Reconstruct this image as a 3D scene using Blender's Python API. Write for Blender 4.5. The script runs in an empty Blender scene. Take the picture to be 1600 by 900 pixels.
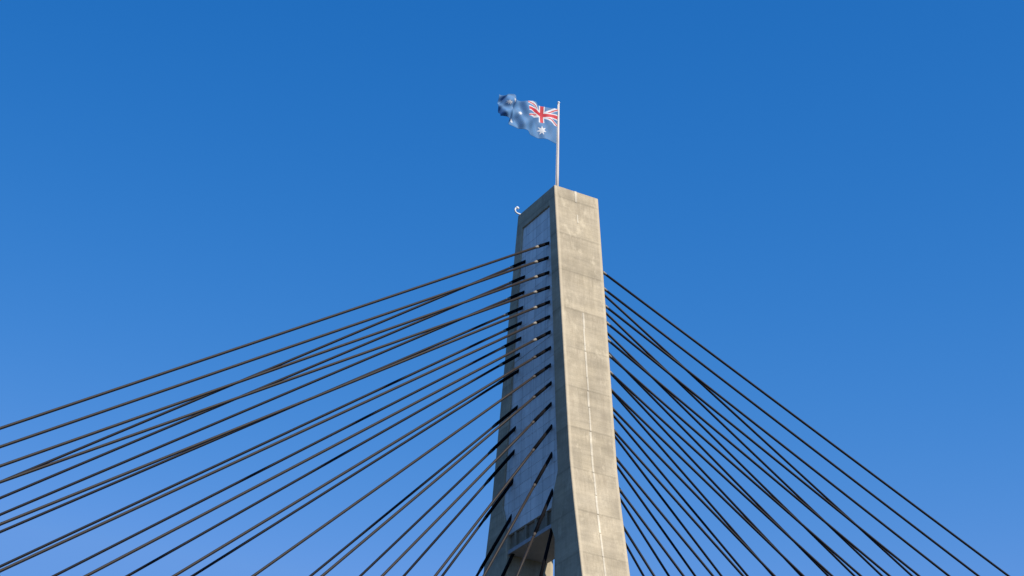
import bpy, bmesh, math, random
from mathutils import Vector, Matrix, noise
random.seed(4)
R = math.radians
ZO = 102.0                       # height of the tower top above the ground
scn = bpy.context.scene
C = scn.collection

# ------------------------------------------------------------------ camera
cam = bpy.data.cameras.new('camera'); camo = bpy.data.objects.new('camera', cam); C.objects.link(camo)
yaw, pitch, roll = -2.1012398, 0.4997325, 0.0181165
fwd = Vector((math.cos(yaw)*math.cos(pitch), math.sin(yaw)*math.cos(pitch), math.sin(pitch)))
rgt = Vector((math.sin(yaw), -math.cos(yaw), 0)); up = rgt.cross(fwd)
r2 = math.cos(roll)*rgt + math.sin(roll)*up; u2 = -math.sin(roll)*rgt + math.cos(roll)*up
camo.matrix_world = Matrix(((r2.x, u2.x, -fwd.x, 84.953), (r2.y, u2.y, -fwd.y, 144.430), (r2.z, u2.z, -fwd.z, ZO-100), (0, 0, 0, 1)))
cam.sensor_width = 36; cam.lens = 3342.13/1600*36
cam.shift_x = -65.64/1600; cam.shift_y = 2.0/1600
cam.clip_start = .5; cam.clip_end = 30000
scn.camera = camo

# ------------------------------------------------------------------ sky and sun
SUN_AZ, SUN_EL = 104.0, 45.0     # azimuth counter-clockwise from +X
w = bpy.data.worlds.new('World'); scn.world = w; w.use_nodes = True
nt = w.node_tree; bg = nt.nodes['Background']
sky = nt.nodes.new('ShaderNodeTexSky'); sky.sky_type = 'NISHITA'; sky.sun_disc = False
sky.sun_elevation = R(SUN_EL); sky.sun_rotation = R(90-SUN_AZ)
sky.air_density = 1.0; sky.dust_density = 1.5; sky.ozone_density = 3.0; sky.altitude = 0
# the camera's response to the blue sky: one power curve per channel, capped at a bright haze blue
sep = nt.nodes.new('ShaderNodeSeparateColor'); comb = nt.nodes.new('ShaderNodeCombineColor')
nt.links.new(sky.outputs[0], sep.inputs[0])
for ch, (g_, k_, cap) in enumerate(((4.434, .0354, .135), (1.613, .0886, .325), (1.057, .1843, .76))):
    pw = nt.nodes.new('ShaderNodeMath'); pw.operation = 'POWER'; pw.inputs[1].default_value = g_
    ml = nt.nodes.new('ShaderNodeMath'); ml.operation = 'MULTIPLY'; ml.inputs[1].default_value = k_*14.31
    mn = nt.nodes.new('ShaderNodeMath'); mn.operation = 'MINIMUM'; mn.inputs[1].default_value = cap*14.31
    nt.links.new(sep.outputs[ch], pw.inputs[0]); nt.links.new(pw.outputs[0], ml.inputs[0])
    nt.links.new(ml.outputs[0], mn.inputs[0]); nt.links.new(mn.outputs[0], comb.inputs[ch])
nt.links.new(comb.outputs[0], bg.inputs[0]); bg.inputs[1].default_value = .06
sd = bpy.data.lights.new('sun', 'SUN'); so = bpy.data.objects.new('sun', sd); C.objects.link(so)
sv = Vector((math.cos(R(SUN_AZ))*math.cos(R(SUN_EL)), math.sin(R(SUN_AZ))*math.cos(R(SUN_EL)), math.sin(R(SUN_EL))))
so.rotation_euler = sv.to_track_quat('Z', 'Y').to_euler(); so.location = (0, 0, 300)
sd.energy = 5.0; sd.angle = R(.53); sd.color = (1, .92, .79)
scn.view_settings.view_transform = 'Standard'; scn.view_settings.look = 'None'
scn.view_settings.exposure = .22; scn.view_settings.gamma = 1

# ------------------------------------------------------------------ materials
def mat(name, col, rough=.8, metal=0, spec=.3):
    m = bpy.data.materials.new(name); m.use_nodes = True
    b = m.node_tree.nodes['Principled BSDF']
    b.inputs['Base Color'].default_value = (*col, 1); b.inputs['Roughness'].default_value = rough
    b.inputs['Metallic'].default_value = metal; b.inputs['Specular IOR Level'].default_value = spec
    return m

class NT:
    """small helper round a material's node tree"""
    def __init__(s, m): s.t = m.node_tree; s.b = s.t.nodes['Principled BSDF']
    def n(s, kind, **kw):
        o = s.t.nodes.new('ShaderNode'+kind)
        for k, v in kw.items(): setattr(o, k, v)
        return o
    def l(s, a, b): s.t.links.new(a, b)
    def math(s, op, a, b=None, c=None):
        o = s.n('Math', operation=op)
        for i, v in enumerate((a, b, c)):
            if v is None: continue
            if isinstance(v, (int, float)): o.inputs[i].default_value = v
            else: s.l(v, o.inputs[i])
        return o.outputs[0]
    def ramp(s, fac, pts):
        o = s.n('ValToRGB'); e = o.color_ramp.elements
        while len(e) < len(pts): e.new(.5)
        for el, (p, v) in zip(e, pts):
            el.position = p; el.color = (v, v, v, 1) if isinstance(v, (int, float)) else (*v, 1)
        s.l(fac, o.inputs[0]); return o.outputs[0]
    def noise(s, vec, scale, detail=4, rough=.55):
        o = s.n('TexNoise'); o.inputs['Scale'].default_value = scale; o.inputs['Detail'].default_value = detail
        o.inputs['Roughness'].default_value = rough; s.l(vec, o.inputs['Vector']); return o.outputs[0]
    def scale(s, vec, v):
        o = s.n('Mapping'); o.inputs['Scale'].default_value = v; s.l(vec, o.inputs[0]); return o.outputs[0]
    def mulc(s, col, fac):
        o = s.n('MixRGB', blend_type='MULTIPLY'); o.inputs[0].default_value = 1
        s.l(col, o.inputs[1]); s.l(fac, o.inputs[2]); return o.outputs[0]
    def mix(s, fac, a, b):
        o = s.n('MixRGB'); s.l(fac, o.inputs[0])
        for i, v in ((1, a), (2, b)):
            if isinstance(v, tuple): o.inputs[i].default_value = (*v, 1)
            else: s.l(v, o.inputs[i])
        return o.outputs[0]

LIFT = 3.95
def concrete(name, col, margin=True):
    m = mat(name, col, .9, spec=.2); k = NT(m)
    geo = k.n('NewGeometry'); pos = geo.outputs['Position']
    sp = k.n('SeparateXYZ'); k.l(pos, sp.inputs[0])
    z = k.math('SUBTRACT', sp.outputs[2], ZO)                       # 0 at the top, negative below
    # big blotches, vertical run-off streaks, fine grain
    blot = k.ramp(k.noise(pos, .45, 6, .62), [(.3, .82), (.5, .98), (.7, 1.10)])
    streak = k.ramp(k.noise(k.scale(pos, (2.2, 2.2, .10)), 1.6, 5, .65), [(.30, .93), (.70, 1.04)])
    band = k.ramp(k.noise(k.scale(pos, (.25, .25, 1.5)), .9, 5, .6), [(.34, .86), (.66, 1.08)])
    grain = k.ramp(k.noise(pos, 9, 3, .6), [(.3, .92), (.7, 1.06)])
    # pour joints between the lifts, and fainter board lines
    q = k.math('FRACT', k.math('DIVIDE', k.math('ADD', z, 1.2+LIFT*40), LIFT))
    dj = k.math('MULTIPLY', k.math('ABSOLUTE', k.math('SUBTRACT', q, .5)), LIFT)   # distance measured from the middle of a lift
    wob = k.math('MULTIPLY', k.math('SUBTRACT', k.noise(pos, .8, 3), .5), .10)
    joint = k.ramp(k.math('ADD', dj, wob), [(0, 1), (.5, 1)])
    jn = k.n('MapRange'); jn.inputs[1].default_value = LIFT/2-.14; jn.inputs[2].default_value = LIFT/2-.03
    jn.inputs[3].default_value = 1; jn.inputs[4].default_value = .80; k.l(k.math('ADD', dj, wob), jn.inputs[0])
    idx = k.math('FLOOR', k.math('DIVIDE', k.math('ADD', z, 1.2+LIFT*40), LIFT))
    wn = k.n('TexWhiteNoise', noise_dimensions='1D'); k.l(idx, wn.inputs['W'])
    lift = k.ramp(wn.outputs[0], [(0, .93), (1, 1.06)])
    bq = k.math('ABSOLUTE', k.math('SUBTRACT', k.math('FRACT', k.math('DIVIDE', k.math('ADD', z, wob), .44)), .5))
    bl = k.ramp(bq, [(.42, 1), (.49, .93)])
    base = k.mix(k.noise(pos, .5, 4), tuple(c*.95 for c in col), (col[0]*1.03, col[1]*1.0, col[2]*.92))
    c = base
    for f in (blot, streak, band, grain, lift, bl, jn.outputs[0]): c = k.mulc(c, f)
    rain = k.ramp(k.noise(k.scale(pos, (5, 5, .22)), 1.0, 5, .6), [(.45, 0), (.62, 1)])
    fade = k.ramp(q, [(0, 0), (.45, .05), (1, .40)])                # strongest just under each joint
    c = k.mix(k.math('MULTIPLY', rain, fade), c, (col[0]*.60, col[1]*.57, col[2]*.53))
    # formwork panels of slightly different tone, and a paler margin down both edges of the side faces
    cell = k.math('ADD', k.math('MULTIPLY', idx, 7.13), k.math('FLOOR', k.math('DIVIDE', k.math('ADD', sp.outputs[0], 11.55), 1.155)))
    cell = k.math('ADD', cell, k.math('MULTIPLY', k.math('FLOOR', k.math('MULTIPLY', q, 2)), 31.7))
    w2 = k.n('TexWhiteNoise', noise_dimensions='1D'); k.l(cell, w2.inputs['W'])
    c = k.mulc(c, k.ramp(w2.outputs[0], [(0, .93), (1, 1.06)]))
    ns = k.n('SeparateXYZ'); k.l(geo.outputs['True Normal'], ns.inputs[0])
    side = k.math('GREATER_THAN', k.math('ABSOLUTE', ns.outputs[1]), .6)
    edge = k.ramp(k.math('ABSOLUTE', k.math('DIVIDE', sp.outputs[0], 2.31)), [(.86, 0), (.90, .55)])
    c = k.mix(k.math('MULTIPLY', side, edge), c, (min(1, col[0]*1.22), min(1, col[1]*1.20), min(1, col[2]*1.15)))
    # pale lime bleed patches
    pt = k.ramp(k.noise(k.scale(pos, (1, 1, .55)), .9, 5, .7), [(.57, 0), (.68, .40)])
    st = k.ramp(k.noise(k.scale(pos, (1.3, 1.3, .16)), .8, 5, .6), [(.56, 0), (.70, .38)])
    c = k.mix(st, c, (col[0]*.55, col[1]*.52, col[2]*.50))
    c = k.mix(pt, c, (min(1, col[0]*1.5), min(1, col[1]*1.5), min(1, col[2]*1.45)))
    k.l(c, k.b.inputs['Base Color'])
    bp = k.n('Bump'); bp.inputs['Strength'].default_value = .35; bp.inputs['Distance'].default_value = .03
    h = k.math('ADD', k.noise(pos, 6, 5, .65), k.math('MULTIPLY', jn.outputs[0], 1.2)); k.l(h, bp.inputs['Height'])
    k.l(bp.outputs[0], k.b.inputs['Normal'])
    return m

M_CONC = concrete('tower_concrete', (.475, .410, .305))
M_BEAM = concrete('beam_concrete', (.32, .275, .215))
M_SEAM = concrete('lime_seam', (.64, .58, .47))

def weathered(name, col, rough, amt=.15, sc=1.5, metal=0, spec=.4):
    m = mat(name, col, rough, metal, spec); k = NT(m)
    geo = k.n('NewGeometry'); pos = geo.outputs['Position']
    f = k.ramp(k.noise(k.scale(pos, (1, 1, .3)), sc, 5, .65), [(.3, 1-amt), (.7, 1+amt)])
    rgb = k.n('RGB'); rgb.outputs[0].default_value = (*col, 1)
    k.l(k.mulc(rgb.outputs[0], f), k.b.inputs['Base Color']); return m

M_CLAD = weathered('cladding_white', (.74, .74, .72), .55, .06, .6)
M_SILL = weathered('sill_paint', (.36, .36, .37), .7, .1)
M_STAY = weathered('stay_sheath_sunlit', (.022, .017, .014), .6, .2, 3, spec=.25)  # sunlit look of the near left row mixed into the sheath colour
M_STAY_SHADE = weathered('stay_sheath_shaded', (.010, .010, .014), .6, .2, 3, spec=.22)  # same sheath for the other rows, with shade put into the colour
M_SLEEVE = weathered('sleeve_black', (.006, .006, .008), .9, .15, 3, spec=.1)
M_COLLAR = mat('collar_sunlit', (.24, .21, .17), .45)  # bright sunlit spots at the upper sleeve ends, painted as a pale colour
M_COLLAR_D = mat('collar_dimmed', (.05, .042, .036), .6)  # same collar, colour lowered so the sunlit lower ones look dim
M_POLE = weathered('pole_paint', (.62, .56, .50), .5, .10, 2)
M_WHITE = mat('white_paint', (.80, .80, .78), .4)
M_GLASS = mat('dark_dome', (.05, .05, .06), .1, spec=.6)
M_BASE = mat('galvanised_steel', (.35, .35, .36), .5, .6)

_k = NT(M_CLAD); _g = _k.n('NewGeometry'); _s = _k.n('SeparateXYZ'); _k.l(_g.outputs['Position'], _s.inputs[0])
_zi = _k.math('FLOOR', _k.math('DIVIDE', _k.math('SUBTRACT', ZO-1.76, _s.outputs[2]), 1.02))
_yi = _k.math('FLOOR', _k.math('DIVIDE', _k.math('ADD', _s.outputs[1], 20.9), 1.9))
_w = _k.n('TexWhiteNoise', noise_dimensions='1D'); _k.l(_k.math('ADD', _zi, _k.math('MULTIPLY', _yi, 57.3)), _w.inputs['W'])
_tone = _k.ramp(_w.outputs[0], [(0, .90), (1, 1.06)])
_yf = _k.math('ABSOLUTE', _k.math('SUBTRACT', _k.math('FRACT', _k.math('DIVIDE', _k.math('ADD', _s.outputs[1], 20.9), 1.9)), .5))
_seam = _k.ramp(_yf, [(.478, 1), (.49, .62)])
_dirt = _k.ramp(_k.noise(_k.scale(_g.outputs['Position'], (1.5, 1.5, .12)), 1.4, 6, .6), [(.35, .86), (.6, 1.03)])
_src = _k.b.inputs['Base Color'].links[0].from_socket
for _f in (_tone, _seam, _dirt): _src = _k.mulc(_src, _f)
_k.l(_src, _k.b.inputs['Base Color'])

def cloth(name, col):
    m = mat(name, col, .65, spec=.3); k = NT(m)
    tr = k.n('BsdfTranslucent'); tr.inputs[0].default_value = (*[min(1, c*1.3) for c in col], 1)
    mx = k.n('MixShader'); mx.inputs[0].default_value = .3
    k.l(k.b.outputs[0], mx.inputs[1]); k.l(tr.outputs[0], mx.inputs[2])
    k.l(mx.outputs[0], k.t.nodes['Material Output'].inputs[0]); return m
F_BLUE = cloth('flag_blue', (.12, .27, .49)); F_WHITE = cloth('flag_white', (.80, .80, .80)); F_RED = cloth('flag_red', (.66, .06, .08))

M_GROUND = mat('ground_soil', (.13, .11, .07), 1); _k = NT(M_GROUND)
_g = _k.n('NewGeometry'); _c = _k.mix(_k.ramp(_k.noise(_g.outputs['Position'], .03, 6), [(.4, 0), (.6, 1)]), (.026, .026, .020), (.018, .024, .014))
_k.l(_c, _k.b.inputs['Base Color'])
M_ROAD = mat('asphalt', (.05, .05, .052), .9)

# ------------------------------------------------------------------ helpers
def obj(name, bm, m, parent=None, smooth=False, loc=None):
    me = bpy.data.meshes.new(name); bmesh.ops.recalc_face_normals(bm, faces=bm.faces)
    bm.to_mesh(me); bm.free()
    for mm in (m if isinstance(m, list) else [m]): me.materials.append(mm)
    if smooth:
        for p in me.polygons: p.use_smooth = True
    o = bpy.data.objects.new(name, me); C.objects.link(o)
    if parent: o.parent = parent
    if loc: o.location = loc
    return o
def empty(name, loc, label=None, cat=None, group=None):
    o = bpy.data.objects.new(name, None); C.objects.link(o); o.location = loc; o.empty_display_size = .3
    if label: o['label'] = label
    if cat: o['category'] = cat
    if group: o['group'] = group
    return o
def box(bm, x0, x1, y0, y1, z0, z1):
    vs = [bm.verts.new((x, y, z)) for x in (x0, x1) for y in (y0, y1) for z in (z0, z1)]
    for f in ((0, 1, 3, 2), (4, 6, 7, 5), (0, 4, 5, 1), (2, 3, 7, 6), (0, 2, 6, 4), (1, 5, 7, 3)):
        bm.faces.new([vs[i] for i in f])
def tube(bm, pts, rad, n=12, cap=True):
    """round tube along points with one radius or a radius per point"""
    rads = rad if isinstance(rad, (list, tuple)) else [rad]*len(pts)
    rings = []; prev = None
    for i, p in enumerate(pts):
        p = Vector(p); a = Vector(pts[max(0, i-1)]); b = Vector(pts[min(len(pts)-1, i+1)])
        t = (b-a).normalized()
        if prev is None: u = t.orthogonal().normalized()
        else: u = (prev - t*prev.dot(t)).normalized()
        prev = u; v = t.cross(u)
        rings.append([bm.verts.new(p + (u*math.cos(2*math.pi*j/n) + v*math.sin(2*math.pi*j/n))*rads[i]) for j in range(n)])
    for A, B in zip(rings, rings[1:]):
        for j in range(n): bm.faces.new((A[j], A[(j+1) % n], B[(j+1) % n], B[j]))
    if cap: bm.faces.new(rings[0]); bm.faces.new(list(reversed(rings[-1])))

def interp(z, tab):
    z = -z
    for (a, va), (b, vb) in zip(tab, tab[1:]):
        if z <= b: return va + (vb-va)*(z-a)/(b-a)
    return tab[-1][1]
A_ = 2.31
YO = [(0, 3.25), (28.0, 6.60), (32.0, 7.33), (39.0, 8.78), (88, 22.0), (102, 24.0)]    # outer face of a column, by depth below the top
YI = [(1.75, 2.40), (22, 4.05), (28.4, 4.62), (29.8, 4.10), (31.3, 3.72), (33.07, 3.70), (34.3, 4.30), (38, 4.38), (88, 18.8), (102, 20.8)]

# ------------------------------------------------------------------ ground and deck
bm = bmesh.new(); ring = [bm.verts.new((9000*math.cos(i*math.pi/32), 9000*math.sin(i*math.pi/32), 0)) for i in range(64)]; bm.faces.new(ring)
obj('ground', bm, M_GROUND)['kind'] = 'structure'
bm = bmesh.new(); box(bm, -185, 140, -18.5, 18.5, 11.8, 14.0-.35)
obj('bridge_deck', bm, M_ROAD)['kind'] = 'structure'

# ------------------------------------------------------------------ tower
tower = empty('bridge_tower', (0, 0, 0), 'tall tapering concrete bridge tower with white cladding in the shaded face, splitting into two legs', 'bridge tower')
bm = bmesh.new()
zs = [0, .35, 1.75]
lv = sorted(set([0, 1.75, 3, 9, 15, 22, 28, 28.4, 29.1, 29.8, 31.3, 32, 33.07, 34.3, 38, 39, 50, 70, 88, 102]))
P = {}
def V(y, z):
    key = (round(y, 3), round(z, 3))
    if key not in P: P[key] = bm.verts.new((A_, y, ZO-z))
    return P[key]
faces = []
YI_FAR = [(a, (3.60 if 33.0 < a < 37 else b)) for a, b in YI]      # the far leg springs straight down from the beam
faces.append(bm.faces.new((V(-3.25, 0), V(3.25, 0), V(interp(-1.75, YO), 1.75), V(2.40, 1.75), V(-2.40, 1.75), V(-interp(-1.75, YO), 1.75))))
for a, b in zip(lv[1:], lv[2:]):
    for s in (1, -1):
        q = [V(s*interp(-a, YO), a), V(s*interp(-b, YO), b), V(s*interp(-b, YI if s > 0 else YI_FAR), b), V(s*interp(-a, YI if s > 0 else YI_FAR), a)]
        faces.append(bm.faces.new(q if s > 0 else q[::-1]))
ret = bmesh.ops.extrude_face_region(bm, geom=faces)
nv = [g for g in ret['geom'] if isinstance(g, bmesh.types.BMVert)]
bmesh.ops.translate(bm, verts=nv, vec=(-2*A_, 0, 0))
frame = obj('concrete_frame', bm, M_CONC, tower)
bv = frame.modifiers.new('chamfer', 'BEVEL'); bv.width = .05; bv.segments = 1; bv.limit_method = 'ANGLE'; bv.angle_limit = R(50)

# white cladding boards on both recessed faces
for sx in (1, -1):
    bm = bmesh.new(); z = 1.76; h = 1.02
    while z < 31.2:
        z2 = min(z+h, 31.29)
        for (za, zb) in ((z+.012, z2-.012),):
            cuts = [za] + [t for t in (28.4, 29.8) if za < t < zb] + [zb]
            for ca, cb in zip(cuts, cuts[1:]):
                ya, yb = interp(-ca, YI)-.004, interp(-cb, YI)-.004
                off = .0 + .012*((int(z*3) % 3)-1)
                x0, x1 = sx*(A_-.42), sx*(A_-.16+off)
                vs = [bm.verts.new((x, y, ZO-zz)) for x in (x0, x1) for (y, zz) in ((-ya, ca), (ya, ca), (yb, cb), (-yb, cb))]
                for f in ((0, 1, 2, 3), (7, 6, 5, 4), (0, 4, 5, 1), (1, 5, 6, 2), (2, 6, 7, 3), (3, 7, 4, 0)): bm.faces.new([vs[i] for i in f])
        z = z2
    obj('cladding', bm, M_CLAD, tower)
bm = bmesh.new(); box(bm, -(A_-.44), A_-.44, -2.38, 2.38, ZO-28.4, ZO-1.78)
obj('core_wall', bm, M_BEAM, tower)

# cross beam under the cladding, with ribs and a projecting sill
bm = bmesh.new()
box(bm, -1.5, A_-.45, -3.68, 3.68, ZO-32.72, ZO-31.30)
obj('cross_beam', bm, M_BEAM, tower)
for sx in (1,):
    for y in (-2.55, -.85, .85, 2.55):
        bm = bmesh.new(); xa, xb = sorted((sx*(A_-.447), sx*(A_-.2))); box(bm, xa, xb, y-.13, y+.13, ZO-32.71, ZO-31.31)
        obj('rib', bm, M_BEAM, tower)
bm = bmesh.new(); box(bm, -1.65, A_-.12, -3.695, 3.695, ZO-33.07, ZO-32.723)
obj('sill', bm, M_SILL, tower)

# pale vertical seam strip and cap mark on the two outer faces
for sy in (1, -1):
    segs = [(.02, 1.25, .12, .0), (2.6, 3.5, .06, -.05)]
    for i in range(7):
        a0 = 13.08+LIFT*i; cut = a0 + random.uniform(1.2, 3.0)
        segs += [(a0+random.uniform(0, .08), cut, random.uniform(.08, .11), random.uniform(-.03, .03)), (cut+random.uniform(.01, .08), a0+LIFT-.03, random.uniform(.07, .10), random.uniform(-.03, .03))]
    for (za, zb, hw, dx) in segs:
        bm = bmesh.new()
        cuts = [za] + [t for t in (28.0, 32.0, 39.0) if za < t < zb] + [zb]
        prev = None
        for c_ in cuts:
            y = interp(-c_, YO); cx = .12 + dx
            row = [bm.verts.new((cx+sxx*hw, sy*(y+dy), ZO-c_)) for sxx, dy in ((-1, -.05), (1, -.05), (1, .025), (-1, .025))]
            if prev:
                for j in range(4): bm.faces.new((prev[j], prev[(j+1) % 4], row[(j+1) % 4], row[j]))
            else: bm.faces.new(row)
            prev = row
        bm.faces.new(prev[::-1])
        obj('seam_strip' if za > 2 else 'cap_strip', bm, M_SEAM if za < -1 else M_SEAM, tower)

# ------------------------------------------------------------------ stay cables
STAYS = [
    ('N', 1, 2.31, 2.187, -5.480, 122.77),
    ('N', 2, 2.31, 2.128, -6.952, 120.47),
    ('N', 3, 2.31, 2.294, -8.519, 118.10),
    ('N', 4, 2.32, 2.458, -10.071, 116.70),
    ('N', 5, 2.32, 2.510, -11.559, 108.07),
    ('N', 6, 2.32, 2.561, -13.035, 99.53),
    ('N', 7, 2.32, 2.725, -14.611, 91.64),
    ('N', 8, 2.32, 2.779, -16.188, 83.30),
    ('N', 9, 2.32, 2.837, -17.875, 74.67),
    ('N', 10, 2.32, 3.006, -19.654, 66.00),
    ('N', 11, 2.32, 3.075, -21.675, 57.41),
    ('N', 12, 2.32, 3.254, -23.835, 48.33),
    ('N', 13, 2.33, 3.343, -26.461, 37.96),
    ('N', 14, 2.33, 3.564, -29.902, 30.56),
    ('N', 15, 2.33, 3.389, -33.816, 21.67),
    ('F', 1, 2.31, -1.996, -5.381, 121.20),
    ('F', 2, 2.31, -2.038, -6.945, 119.62),
    ('F', 3, 2.31, -2.080, -8.498, 117.81),
    ('F', 4, 2.32, -2.238, -9.987, 115.71),
    ('F', 5, 2.32, -2.394, -11.466, 108.24),
    ('F', 6, 2.32, -2.434, -12.987, 100.83),
    ('F', 7, 2.32, -2.586, -14.512, 92.37),
    ('F', 8, 2.32, -2.734, -16.092, 84.04),
    ('F', 10, 2.32, -2.781, -19.626, 65.77),
    ('F', 11, 2.32, -3.018, -21.562, 56.25),
    ('F', 12, 2.32, -3.126, -23.773, 46.96),
    ('F', 13, 2.33, -3.205, -26.510, 38.09),
    ('F', 14, 2.33, -3.359, -29.830, 27.99),
    ('NR', 1, -2.31, 2.132, -6.127, -160.74),
    ('NR', 2, -2.31, 2.219, -7.775, -150.23),
    ('NR', 3, -2.31, 2.309, -9.471, -140.54),
    ('NR', 4, -2.31, 2.394, -11.070, -129.91),
    ('NR', 5, -2.31, 2.480, -12.703, -119.89),
    ('NR', 6, -2.31, 2.557, -14.146, -109.19),
    ('NR', 7, -2.31, 2.638, -15.693, -98.97),
    ('NR', 8, -2.31, 2.724, -17.301, -88.88),
    ('NR', 9, -2.31, 2.809, -18.921, -78.54),
    ('NR', 10, -2.31, 2.909, -20.802, -67.32),
    ('NR', 11, -2.31, 3.031, -23.106, -58.10),
    ('NR', 12, -2.31, 3.155, -25.442, -48.17),
    ('NR', 13, -2.31, 3.284, -27.884, -36.49),
    ('FR', 1, -2.31, -2.014, -3.902, -173.65),
    ('FR', 2, -2.31, -2.093, -5.393, -160.91),
    ('FR', 3, -2.31, -2.182, -7.075, -150.96),
    ('FR', 4, -2.31, -2.270, -8.722, -141.61),
    ('FR', 5, -2.31, -2.350, -10.251, -131.08),
    ('FR', 6, -2.31, -2.415, -11.472, -118.03),
    ('FR', 7, -2.31, -2.512, -13.303, -109.40),
    ('FR', 8, -2.31, -2.577, -14.522, -97.18),
    ('FR', 9, -2.31, -2.681, -16.504, -87.88),
    ('FR', 10, -2.31, -2.767, -18.114, -76.28),
    ('FR', 11, -2.31, -2.877, -20.202, -66.35),
    ('F', 15, 2.31, -3.500, -33.900, 20.50),
]

SL = {1: 1.45, 2: 1.5, 3: 1.6, 4: 1.75, 5: 1.8, 6: 1.9, 7: 2.05, 8: 2.2, 9: 2.4, 10: 2.7, 11: 3.1, 12: 3.6, 13: 4.1, 14: 5.2, 15: 5.6}
DECK_Z, W = ZO-88.0, 18.06
ORD = ['', 'first', 'second', 'third', 'fourth', 'fifth', 'sixth', 'seventh', 'eighth', 'ninth', 'tenth', 'eleventh', 'twelfth', 'thirteenth', 'fourteenth', 'fifteenth']
def label(fan, k):
    side = 'left' if len(fan) == 1 else 'right'
    plane = 'nearer' if fan[0] == 'N' else 'farther'
    if fan == 'F' and k > 9: k -= 1
    return 'dark stay cable, %s from top in %s plane, %s of tower' % (ORD[k], plane, side)
for fan, k, ax, ay, az, X in STAYS:
    s = 1 if ay > 0 else -1; sx = 1 if ax > 0 else -1
    A = Vector((sx*(A_-.155), ay, ZO+az)); B = Vector((X, s*W, DECK_Z))
    d = (B-A).normalized()
    root = empty('stay_cable', A, label(fan, k), 'stay cable', 'stay cables fanning %s from the tower' % ('left' if sx > 0 else 'right'))
    sl = SL[k]; back = 1.6 if az < -33 else .35
    Lc = (B-A).length
    n = 14; pts = []
    for i in range(n+1):
        t = i/n; p = d*(t*Lc); p.z -= .0012*Lc*4*t*(1-t)*.35; pts.append(p)
    bm = bmesh.new(); tube(bm, [d*(sl-.2)]+[q for q in pts if q.length > sl+2], .110, 12)
    obj('cable_strand', bm, M_STAY if fan == 'N' else M_STAY_SHADE, root, True)
    bm = bmesh.new(); tube(bm, [-d*back, d*sl], .145, 14); obj('guide_sleeve', bm, M_SLEEVE, root, True)
    bm = bmesh.new(); tube(bm, [d*(sl-.02), d*(sl+.16), d*(sl+.42)], [.142, .134, .110], 14); obj('sleeve_collar', bm, M_COLLAR if k < 8 else M_COLLAR_D, root, True)

# ------------------------------------------------------------------ flagpole and flag
PX, PY, PH = .12, .02, 11.35
pole = empty('flagpole', (PX, PY, ZO), 'slender white flagpole standing on the flat top of the tower', 'flagpole')
bm = bmesh.new(); tube(bm, [(0, 0, 0), (0, 0, 3.5), (0, 0, 7), (.0, 0, PH-.1)], [.155, .14, .12, .085], 16); obj('pole', bm, M_POLE, pole, True)
bm = bmesh.new(); bmesh.ops.create_uvsphere(bm, u_segments=16, v_segments=10, radius=.13); obj('finial', bm, M_WHITE, pole, True, (0, 0, PH))
bm = bmesh.new(); tube(bm, [(0, 0, 0), (0, 0, .05)], .38, 20); tube(bm, [(0, 0, .05), (0, 0, .4)], [.22, .17], 16); obj('base_plate', bm, M_BASE, pole)
bm = bmesh.new(); tube(bm, [(.19, .02, 1.0), (.17, .03, 5), (.12, .02, PH-.3)], .012, 6); obj('halyard', bm, M_WHITE, pole)

FH, FL = 3.75, 7.5
def star(u, v, cu, cv, rr, n, inner=.45, rot=0):
    du, dv = (u-cu)*2, v-cv; r = math.hypot(du, dv)
    if r > rr: return False
    a = (math.atan2(du, dv)+rot) % (2*math.pi/n); h = math.pi/n; a = abs(a-h) ; a = h-a   # 0 at a tip, h in a notch
    ri = rr*inner
    # edge of the star between tip (rr at 0) and notch (ri at h)
    x1, y1, x2, y2 = rr, 0, ri*math.cos(h), ri*math.sin(h)
    px, py = r*math.cos(a), r*math.sin(a)
    return (x2-x1)*(py-y1)-(y2-y1)*(px-x1) >= 0
def flagcol(u, v):
    """u 0..1 hoist to fly, v 0..1 bottom to top -> 0 blue, 1 white, 2 red"""
    if u < .5 and v > .5:
        x, y = (u*2-.5)*2, (v-.5)*2-.5                    # x -1..1, y -.5..5  (canton is 2:1)
        if abs(x) < .1 or abs(y) < .1: return 2
        if abs(x) < .167 or abs(y) < .167: return 1
        d1 = (y-x*.5)/math.hypot(1, .5); d2 = (y+x*.5)/math.hypot(1, .5)
        for dd, sgn in ((d1, 1), (d2, -1)):
            side = 1 if (x > 0) == (sgn > 0) else -1
            side = -1 if x < 0 else 1
            if 0 < dd*side*sgn*-1 < .067: return 2
        if abs(d1) < .1 or abs(d2) < .1: return 1
        return 0
    if star(u, v, .25, .25, .15, 7): return 1
    for cu, cv, rr, n in ((.75, .83, .075, 7), (.75, .17, .075, 7), (.625, .56, .075, 7), (.861, .61, .075, 7), (.80, .46, .045, 5)):
        if star(u, v, cu, cv, rr, n): return 1
    return 0
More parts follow.
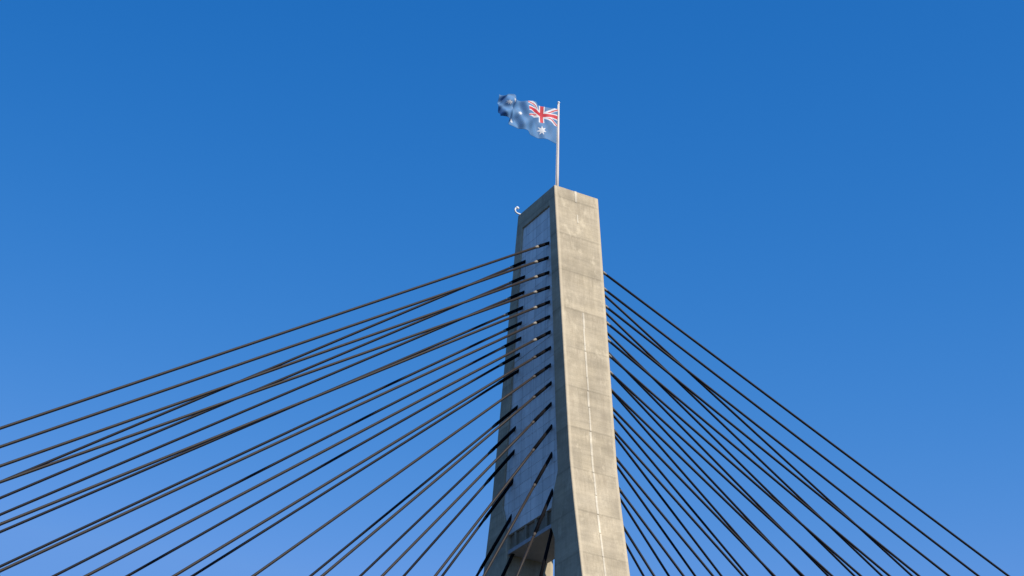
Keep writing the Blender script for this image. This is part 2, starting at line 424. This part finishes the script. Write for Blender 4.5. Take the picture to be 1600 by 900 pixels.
def flagpt(u, v):
    """wind-rippled cloth: folds that slant from the hoist and tighten towards the fly"""
    s = u*FL
    ph = 2*math.pi*(2.6*u**1.1) + 1.9*(v-.5)
    amp = .08 + .40*u**.9
    x = s*.85 - .10*u*math.sin(2*ph+.5)
    y = amp*math.sin(ph+.4) + .40*u*u
    y += .11*u**.6*math.sin(2*math.pi*(5.7*u-1.1*v)+1.0)
    y += .05*math.sin(2*math.pi*(3*u+1.6*v))*(1-u)*min(1, u*8)
    zz = v*FH*(1-.14*u) + .07*u*FH - .18*u
    zz += .85*max(0, u-.45)**1.15*(1-v)*1.3
    zz += .10*u*math.sin(ph+1.2)*v
    y += .24*max(0, u-.35)*math.sin(2*math.pi*(2.3*v+3.1*u)); x += .10*max(0, u-.4)*math.sin(2*math.pi*(1.9*v+4.3*u))
    y += .22*max(0, u-.5)*math.sin(5*v+8*u)
    x -= 1.1*max(0, u-.8)*((v-.45)**2)*4
    return Vector((x, y, zz))
bm = bmesh.new(); NU, NV = 260, 130
g = [[bm.verts.new(flagpt(i/NU, j/NV)) for j in range(NV+1)] for i in range(NU+1)]
for i in range(NU):
    for j in range(NV):
        f = bm.faces.new((g[i][j], g[i+1][j], g[i+1][j+1], g[i][j+1])); f.smooth = True
        f.material_index = flagcol((i+.5)/NU, (j+.5)/NV)
fl = obj('flag', bm, [F_BLUE, F_WHITE, F_RED], None, False, (PX+.15, PY, ZO+PH-.85-FH))
sol = fl.modifiers.new('thickness', 'SOLIDIFY'); sol.thickness = .012
fl['label'] = 'blue national flag with union jack canton and white stars, rippling from the flagpole'; fl['category'] = 'flag'

# ------------------------------------------------------------------ small fixture at the left roof edge
fx = empty('roof_lamp', (2.1, -3.15, ZO-.02), 'small white hooked lamp sticking out from the left corner of the tower top', 'lamp')
bm = bmesh.new()
tube(bm, [(0, .1, 0), (0, .1, .10), (.12, .02, .16), (.36, -.02, .20), (.52, -.04, .32), (.57, -.05, .52), (.50, -.05, .70), (.38, -.04, .77)], .075, 10)
obj('arm', bm, M_WHITE, fx, True)
bm = bmesh.new(); tube(bm, [(.48, -.05, .74), (.36, -.04, .80), (.26, -.03, .77), (.18, -.02, .70)], [.09, .13, .12, .05], 14); obj('lamp_head', bm, M_WHITE, fx, True)
bm = bmesh.new(); tube(bm, [(0, .1, 0), (0, .1, .06)], .16, 14); obj('base_plate', bm, M_BASE, fx)
